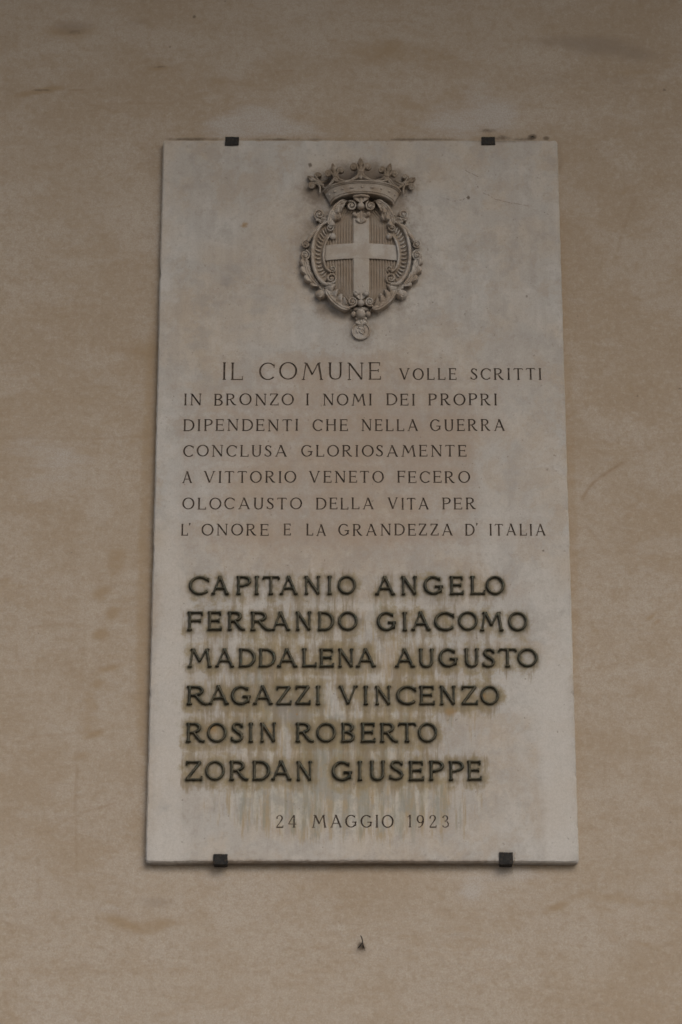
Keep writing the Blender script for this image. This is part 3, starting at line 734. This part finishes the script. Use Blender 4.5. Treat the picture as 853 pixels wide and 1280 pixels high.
# centre bottom
SC('palmette', [leaf([(411,838),(411,800),(411,752)], 44, 44, 3, 17, 6, ends=(.2,.5), depth=.4), ball(382, 800, 11, 21), ball(440, 798, 13, 21)])
SC('pearl', ball(409, 848, 19, 22)); SC('pearl', ball(409, 908, 28, 12)); SC('pearl', ball(371, 911, 16, 9)); SC('pearl', ball(451, 909, 16, 9))
SC('pendant_neck', [leaf([(411,905),(411,930),(411,958)], 34, 34, 2, 8, 2, ends=(.2,.2), depth=.3), tube([(372,884,9,10),(411,880,11,12),(450,884,9,10)], 5, 9)])
md = SC('medallion', [dome(410, 1003, 54, 50, 3, 5)])
SC('medallion_ring', tube([(410+49*math.cos(a), 1003+46*math.sin(a), 5.2, 4.2) for a in np.linspace(0, 2*math.pi, 25)], 2, 8))
SC('medallion_emblem', [tube([(410+24*math.cos(a), 998-26*math.sin(a), 5.6, 3.2) for a in np.linspace(-.6, 3.9, 14)], 2, 8), tube([(395,985,5.5,3),(412,993,6.5,4),(404,1008,6.5,4),(424,1022,5.5,3)], 4, 8), tube([(432,978,5,3),(424,992,6,3.4),(434,1006,5,3)], 4, 8)])

# crown: a bowed circlet, flaring upwards
def crownpt(t, s, extra=0.0):
    """t -1..1 along the band, s 0 bottom .. 1 top; half round in depth"""
    a = t*R(78); xb = 417+np.interp(s, [0, 1], [176, 218])*math.sin(a)/math.sin(R(78))
    h = 8+np.interp(s, [0, 1], [27, 31])*(math.cos(a)-math.cos(R(78)))/(1-math.cos(R(78)))+extra
    yb = np.interp(s, [0, 1], [230, 160])+np.interp(s, [0, 1], [66, 62])*abs(t)**2.0
    return xb, yb, h
V = []; Fc = []; nt_, ns = 60, 12
for i in range(nt_+1):
    t = -1+2*i/nt_
    for j in range(ns+1):
        s = j/ns; V.append(Q(*crownpt(t, s, -1.2*math.sin(math.pi*s))))
    p = Q(*crownpt(t, 0)); pc = Q(417, 300)[0]
    V.append(np.array([pc+(p[0]-pc)*.97, YF+(p[1]-YF)*.80, p[2]+.001])); V.append(np.array([pc+(p[0]-pc)*.90, YF+.001, p[2]+.004]))
    x, y, h = crownpt(t, 1); V.append(Q(x, y, h-9)); V.append(Q(x, y+3, -1))
rw = ns+5
for i in range(nt_):
    for j in range(ns): a = i*rw+j; Fc.append((a, a+1, a+1+rw, a+rw))
    a = i*rw; Fc += [(a, a+ns+1, a+ns+1+rw, a+rw), (a+ns+1, a+ns+2, a+ns+2+rw, a+ns+1+rw), (a+ns, a+ns+3, a+ns+3+rw, a+ns+rw), (a+ns+3, a+ns+4, a+ns+4+rw, a+ns+3+rw)]
for i in (0, nt_): a = i*rw; Fc.append(tuple([a+ns+2, a+ns+1]+[a+j for j in range(ns+1)]+[a+ns+3, a+ns+4]))
SC('crown_band', (V, Fc))
for s, rr in ((.03, 5.5), (.97, 5.0), (.85, 2.6), (.16, 2.6)):
    SC('crown_moulding', tube([(*crownpt(t, s, .3), rr) for t in np.linspace(-1, 1, 25)], 2, 8))
for k in range(9):
    t = -.84+1.68*k/8; x, y, h = crownpt(t, .5, -.2)
    if k % 2: SC('crown_jewel', ball(x, y, 8, h, 1.5*math.cos(t*1.2)+.1, .8, .45))
    else: SC('crown_jewel', ball(x, y, 6.5, h, 1, 1, .5))
FLE = [(-1.02, 152, 160, -58, .95), (-.60, 262, 112, -14, 1.0), (-.03, 409, 84, 0, 1.08), (.56, 562, 112, 18, 1.0), (.98, 676, 168, 58, .9)]
for t, fx, fy, ang, sc in FLE:
    bx_, by_, bh = crownpt(max(-.97, min(.97, t)), 1.0); ca, sa = math.cos(R(ang)), math.sin(R(ang))
    hh = bh+1
    def L(u, v): return fx+sc*(u*ca+v*sa), fy+sc*(u*sa-v*ca)      # u across, v up the fleuron
    def LB(u, v, h, r): return (*L(u, v), h, r*sc)
    pr = []
    pr.append(leaf([L(0, -8), L(0, 14), L(0, 44)], 19*sc, 19*sc, 1, hh, 3, ends=(.4,.75), depth=.1, n=20, m=6))          # bud
    pr += [ball(*L(0, 14), 13*sc, hh-2, 1.0, 1.5, .8, -ang)]
    for s_ in (-1, 1):
        cx, cy = L(s_*35, -2)
        pr += [ball(cx, cy, 21*sc, hh-5, 1, 1, .9), tube([LB(s_*8, -26, hh-1, 6), LB(s_*16, -6, hh, 7), LB(s_*24, 12, hh, 7), LB(s_*40, 16, hh, 6), LB(s_*50, 2, hh, 5.5), LB(s_*44, -12, hh+1, 5), LB(s_*34, -8, hh+2, 4)], 4, 8)]
        pr.append(tube([LB(s_*50, -66, hh-3, 5), LB(s_*22, -50, hh-1, 6.5), LB(s_*9, -32, hh, 7), LB(s_*6, -12, hh+1, 5)], 4, 8))
    pr.append(tube([LB(-14, -26, hh, 6), LB(0, -23, hh+2, 7), LB(14, -26, hh, 6)], 4, 8))
    pr.append(tube([LB(0, -60, hh-2, 9), LB(0, -30, hh-2, 12), LB(0, 0, hh-3, 12)], 4, 8))
    pr.append(ball(*L(0, -10), 12*sc, hh-8, 1.4, 2.0, 1.6, -ang))
    SC('fleuron', pr)
for a, b in zip(FLE, FLE[1:]):     # scalloped edge between the fleurons
    t0, t1 = max(-1, a[0]), min(1, b[0]); pts = []
    for k in range(9):
        u = k/8; t = t0+(t1-t0)*u; x, y, h = crownpt(t, 1.0, 0); rise = 26*(abs(2*u-1)**2.4); pts.append((x, y-2-rise, h, 5.5))
    SC('crown_scallop', tube(pts, 3, 8, 1.2))

# ------------------------------------------------------------ iron clamps
def box_bevel(x0, x1, y0, y1, z0, z1, bev=.0012, wob=.0006, n=3):
    bm = bmesh.new(); bmesh.ops.create_cube(bm, size=1)
    for v in bm.verts: v.co = Vector(((x0+x1)/2+v.co.x*(x1-x0), (y0+y1)/2+v.co.y*(y1-y0), (z0+z1)/2+v.co.z*(z1-z0)))
    bmesh.ops.subdivide_edges(bm, edges=bm.edges[:], cuts=n, use_grid_fill=True)
    for v in bm.verts:
        v.co += Vector([noise.noise(v.co*90+Vector((k*7, 0, 0))) for k in range(3)])*wob*1.6
    es = [e for e in bm.edges if len(e.link_faces) == 2 and e.calc_face_angle() > 1.0]
    bmesh.ops.bevel(bm, geom=es, offset=bev, segments=2, affect='EDGES', profile=.6)
    V = [tuple(v.co) for v in bm.verts]; bm.verts.index_update(); Fc = [tuple(v.index for v in f.verts) for f in bm.faces]; bm.free(); return V, Fc
CL = [(281.8, 298.8, 169.8, 181.2, 'top', 'black iron clamp gripping the top edge of the plaque, left of the carved crown'),
      (601.8, 619.4, 169.4, 180.4, 'top', 'black iron clamp on the top edge of the plaque, right of the carved crown'),
      (267.0, 284.6, 1067.4, 1083.6, 'bot', 'black iron clamp under the plaque, at the bottom left near its corner'),
      (624.2, 641.8, 1065.2, 1083.0, 'bot', 'chipped black iron clamp with mortar crumbs under the plaque, lower right')]
for xa, xb, ya, yb, where, lab in CL:
    pt = .004
    x0, z1 = P(xa, ya, pt); x1, z0 = P(xb, yb, pt)
    if where == 'top':
        z1 = ZT+.0065; z0 = P(xa, yb, pt)[1]
        plate_b = (x0, x1, YF-pt, YF-.0004, z0, z1); sh = (x0+.001, x1-.001, YF-.0003, .05, ZT+.0006, z1-.0008)
    else:
        z1 = P(xa, ya, pt)[1]; z0 = ZB-.0055
        plate_b = (x0, x1, YF-pt, YF-.0004, z0, z1); sh = (x0+.001, x1-.001, YF-.0003, .05, z0+.0008, ZB-.0006)
    e = empty('iron_clamp', ((x0+x1)/2, 0, z0), lab, 'clamp', 'iron clamps holding the plaque')
    for nm, bb in (('clamp_plate', plate_b), ('clamp_shank', sh)):
        V, Fc = box_bevel(*bb); mk(nm, V, Fc, M_IRON, e, smooth=False)

# crumbs of mortar by the lower right clamp
def crumb(name, pts, mat, parent=None, r=.0012, seg=7):
    V = []; Fc = []; W = np.array(pts, float)
    T = np.gradient(W, axis=0); T /= np.linalg.norm(T, axis=1)[:, None]
    for i in range(len(W)):
        s = np.cross(T[i], [0, -1., .1]); s /= np.linalg.norm(s)+1e-9; u = np.cross(s, T[i]); rr = r*(.55+.6*abs(noise.noise(Vector(W[i]*300))))*(1 if 0 < i < len(W)-1 else .35)
        for k in range(seg): a = 2*math.pi*k/seg; V.append(W[i]+rr*(s*math.cos(a)+u*math.sin(a)))
    for i in range(len(W)-1):
        for k in range(seg): k2 = (k+1) % seg; Fc.append((i*seg+k, i*seg+k2, (i+1)*seg+k2, (i+1)*seg+k))
    Fc.append(tuple(range(seg))[::-1]); Fc.append(tuple((len(W)-1)*seg+k for k in range(seg)))
    return mk(name, V, Fc, mat, parent)
def PP(px, py, y): x, z = P(px, py, -(y-YF)); return (x, y, z)
c1 = crumb('mortar_thread', [PP(a, b, y) for a, b, y in ((645.5,1064.5,-.030),(643.8,1067,-.0305),(642.6,1070,-.031),(644.2,1073,-.0305),(643.2,1076.5,-.030),(641.6,1080,-.024),(641.2,1086,-.006),(640.8,1091.5,-.002))], M_CRUMB, r=.0011)
tag(c1, 'thin pale crumb of mortar hanging beside the lower right clamp', 'mortar crumb')

# bent wire stub sticking out of the wall under the plaque
def PY(px, py, y): x, z = P(px, py, -(y-YF)); return (x, y, z)
wire = empty('wire_stub', PY(452, 1186, 0.0), 'small dark twisted wire stub poking from the plaster below the plaque', 'wire')
crumb('wire', [PY(a, b, y) for a, b, y in ((455,1187,.004),(454.2,1183,-.003),(453.6,1179,-.006),(453.2,1175,-.009),(452.2,1171.5,-.011),(450.8,1168.8,-.012))], M_IRON, wire, r=.0017)
crumb('wire', [PY(a, b, y) for a, b, y in ((453.2,1177.5,-.006),(451,1181.5,-.008),(448.5,1184,-.009),(447,1185.5,-.008))], M_IRON, wire, r=.0019)
crumb('wire', [PY(a, b, y) for a, b, y in ((453,1178,-.004),(455.2,1183,-.004),(456.8,1189,-.001)) ], M_IRON, wire, r=.0010)
cr = crumb('mortar_crumb', [PY(a, b, y) for a, b, y in ((664,171.5,.0),(666,170.6,-.008),(668.3,171.8,-.002))], M_IRON, r=.0028)
tag(cr, 'small dark lump of dirt on the plaque top edge near its right corner', 'dirt lump')

# ------------------------------------------------------------ wall
wx0, wz1 = PW(-60, -60); wx1, _ = PW(913, -60); _, wz0 = PW(0, 1340)
xs = np.concatenate([np.linspace(-9, wx0-.05, 8), np.arange(wx0, wx1, .0036), np.linspace(wx1+.05, 9, 8)])
zs = np.concatenate([np.linspace(-.3, wz0-.05, 10), np.arange(wz0, wz1, .0036), np.linspace(wz1+.05, 7.2, 6)])
Xg, Zg = np.meshgrid(xs, zs); nx, nz = len(xs), len(zs); Xf, Zf = Xg.ravel(), Zg.ravel()
def waves(X_, Z_, n, f0, f1, amp, seed, an=1.0):
    r_ = np.random.default_rng(seed); o = np.zeros_like(X_)
    for _ in range(n):
        f = math.exp(r_.uniform(math.log(f0), math.log(f1))); a = r_.uniform(0, math.pi)
        o += np.sin(2*math.pi*f*(X_*math.cos(a)*an+Z_*math.sin(a))+r_.uniform(0, 6.28))*(f0/f)**.9
    return o*amp/math.sqrt(n)
Yg = waves(Xf, Zf, 24, .7, 9, .0022, 3, .7)
Yg += .0002*rng.normal(size=Yg.shape)
# the plaster meets the slab flush, a little slumped joint along its edges
Yg = np.maximum(Yg, -.0035)
W = {k: np.zeros(len(Xf)) for k in ('pale','ochre','grey','dark','line')}
def g(px, py, rx, ry, ang=0, amp=1, pw=1): return G(px, py, rx, ry, ang, amp, pw, Xf, Zf, PW)
W['pale'] = np.clip(g(300,158,58,20,0,1.0,1.6)+g(330,140,40,14,-10,.7)+g(390,165,50,12,-6,.7)+g(575,150,70,28,10,.85,1.3)+g(600,115,40,20,-20,.5)+g(625,150,30,22,0,.6)
   +g(640,1092,45,14,0,.8)+g(590,1112,16,18,0,.8)+g(300,1095,60,10,0,.5)+g(150,1140,70,10,-12,.5)+g(60,565,60,20,-12,.55)+g(60,600,60,40,0,.4)+g(100,680,20,8,-10,.4)+g(800,450,40,20,0,.3)+g(560,1180,120,40,0,.35)+g(110,870,25,30,0,.3), 0, 1)
och = g(187,680,15,330,0,.62,3)+g(150,800,38,160,0,.34,1.5)+g(175,420,30,120,0,.30,1.5)+g(420,100,200,60,0,.22,1.5)+g(60,40,120,60,0,.2,1.5)+g(712,600,10,420,0,.50,3)+g(145,700,14,18,0,.6)
for (px, py, rx, ry, an, am) in [(128,740,14,8,20,.8),(140,766,10,7,35,.8),(125,792,11,8,20,.8),(122,855,8,7,0,.7),(135,836,16,4,15,.7),(112,876,10,14,10,.6),(108,905,12,14,0,.7),(118,918,14,4,20,.7),(100,945,20,8,10,.6),
   (60,112,38,5,8,.9),(35,118,30,5,12,.6),(195,86,18,4,4,.9),(90,40,40,10,0,.7),(55,78,50,14,0,.4),(270,105,60,12,0,.4),(540,70,110,22,-4,.45),(480,60,40,14,0,.4),(510,130,30,12,-20,.5),(800,90,34,5,0,.7),(830,65,25,4,0,.5),
   (390,25,70,14,6,.3),(105,210,22,5,12,.5),(80,245,40,8,15,.35),(150,225,14,5,0,.4),(160,550,50,22,-5,.35),(110,500,40,10,4,.4),(180,440,20,8,0,.5),
   (150,1153,30,8,-16,.85),(200,1155,26,9,8,.85),(50,1125,60,8,0,.3),(300,1160,60,12,0,.35),(690,1135,26,6,12,.6),(780,1125,60,10,-8,.6),(810,1180,24,6,0,.6),(680,1165,16,5,10,.5),(720,1120,40,5,30,.35),(330,1095,60,14,0,.25),
   (815,770,10,3,35,.9),(822,777,8,3,35,.8),(832,782,6,3,30,.5),(742,785,10,6,-40,.6),(790,485,9,9,-30,.5),(845,720,5,4,0,.6),(600,1140,90,10,0,.25),(700,150,20,30,0,.3),(780,240,12,4,45,.6),(5,725,12,5,20,.7),(85,1190,14,8,0,.2)]:
    och = och+g(px, py, rx, ry, an, am)
W['ochre'] = np.clip(och, 0, 1.1)
W['grey'] = np.clip(g(750,58,60,18,-6,.95)+g(690,52,40,10,0,.5)+g(800,70,30,12,0,.5)+g(780,100,25,10,0,.3)+g(198,1128,26,8,0,.7)+g(390,1100,50,8,0,.4)+g(165,985,20,10,0,.3)+g(92,34,34,12,0,.8)+g(170,28,30,8,0,.45)+g(40,70,30,8,10,.4)+g(730,100,60,10,0,.35)
    +g(454,1188,14,16,20,.75)+g(690,100,20,10,0,.4)+g(190,200,12,24,0,.4)+g(700,210,6,30,0,.6)+g(140,1110,50,12,-20,.3), 0, 1)
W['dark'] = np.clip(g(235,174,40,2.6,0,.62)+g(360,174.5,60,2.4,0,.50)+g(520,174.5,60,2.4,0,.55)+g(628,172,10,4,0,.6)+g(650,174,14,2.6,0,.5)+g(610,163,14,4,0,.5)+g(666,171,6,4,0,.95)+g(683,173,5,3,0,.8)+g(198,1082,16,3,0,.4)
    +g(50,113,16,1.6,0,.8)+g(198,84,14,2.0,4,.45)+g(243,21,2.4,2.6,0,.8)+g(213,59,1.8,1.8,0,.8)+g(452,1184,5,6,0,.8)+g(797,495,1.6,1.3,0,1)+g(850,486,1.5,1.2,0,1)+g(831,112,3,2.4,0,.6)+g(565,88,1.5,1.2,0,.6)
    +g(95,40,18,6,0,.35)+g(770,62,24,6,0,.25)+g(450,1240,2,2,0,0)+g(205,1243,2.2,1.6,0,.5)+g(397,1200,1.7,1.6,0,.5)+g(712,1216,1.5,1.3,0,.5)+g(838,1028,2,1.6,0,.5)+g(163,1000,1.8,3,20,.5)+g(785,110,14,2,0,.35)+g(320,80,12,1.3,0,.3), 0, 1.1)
def lines(segs):
    out = np.zeros(len(Xf))
    for pts, wd, am in segs:
        p = [PW(*q) for q in pts]
        for a, b in zip(p, p[1:]):
            ax, az = a; bx2, bz = b; dx, dz = bx2-ax, bz-az; L2 = dx*dx+dz*dz
            t = np.clip(((Xf-ax)*dx+(Zf-az)*dz)/L2, 0, 1); d = np.hypot(Xf-ax-t*dx, Zf-az-t*dz)
            out = np.maximum(out, am*np.exp(-(d/(wd*.00172))**2))
    return out
W['line'] = lines([([(778,579),(760,590),(742,603),(733,615),(728,624)], 2.0, .75), ([(796,247),(786,268),(778,290),(772,315)], 2.2, .30), ([(97,955),(94,1000),(96,1080)], 1.5, .45), ([(82,1026),(112,1013),(145,1004)], 1.6, .4),
   ([(735,660),(745,672),(749,680)], 2.0, .4), ([(90,133),(160,129),(220,130)], 1.2, .3), ([(40,784),(70,781),(130,783)], 2, .25), ([(0,548),(40,547),(110,549),(190,545)], 1.5, .30), ([(20,815),(25,830)], 2, .3), ([(30,922),(100,916),(128,914)], 1.6, .3),
   ([(430,108),(440,112),(455,116)], 1.2, .5), ([(85,113),(105,112)], 1.2, .6), ([(345,90),(366,88)], 1.3, .5), ([(790,372),(800,375)], 1.2, .4), ([(107,760),(100,860),(97,960)], 1.5, .15), ([(210,18),(213,60)], 1, .0)])
# a slight hollow along the scratches
Yg += W['line']*.0008
# joint: let the plaster come up against the slab's sides
vv = np.column_stack([Xf, Yg, Zf])
idx = np.arange(nx*nz).reshape(nz, nx)
q = np.column_stack([idx[:-1,:-1].ravel(), idx[:-1,1:].ravel(), idx[1:,1:].ravel(), idx[1:,:-1].ravel()])
me = bpy.data.meshes.new('wall'); me.vertices.add(len(vv)); me.vertices.foreach_set('co', vv.ravel())
me.loops.add(q.size); me.loops.foreach_set('vertex_index', q.ravel().astype(np.int32)); me.polygons.add(len(q))
me.polygons.foreach_set('loop_start', np.arange(0, q.size, 4, dtype=np.int32)); me.polygons.foreach_set('loop_total', np.full(len(q), 4, dtype=np.int32))
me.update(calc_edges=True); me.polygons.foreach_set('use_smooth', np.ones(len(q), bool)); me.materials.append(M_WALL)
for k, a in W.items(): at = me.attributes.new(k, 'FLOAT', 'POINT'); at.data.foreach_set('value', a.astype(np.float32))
wall = bpy.data.objects.new('wall', me); link(wall); wall['kind'] = 'structure'

# ground and an added ceiling overhead, both beyond the frame
def sheet(name, x0, x1, y0, y1, z, th, mat):
    V = [(x, y, zz) for zz in (z, z+th) for y in (y0, y1) for x in (x0, x1)]
    Fc = [(0,2,3,1), (4,5,7,6), (0,1,5,4), (2,6,7,3), (0,4,6,2), (1,3,7,5)]
    o = mk(name, V, Fc, mat, smooth=False); o['kind'] = 'structure'; return o
sheet('ground', -150, 150, -300, .6, -.2, .2, M_GROUND)
sheet('shading_ceiling', -9, 9, -3.0, .3, 6.98, .4, M_CEIL)  # unseen, put in so the wall darkens towards its top
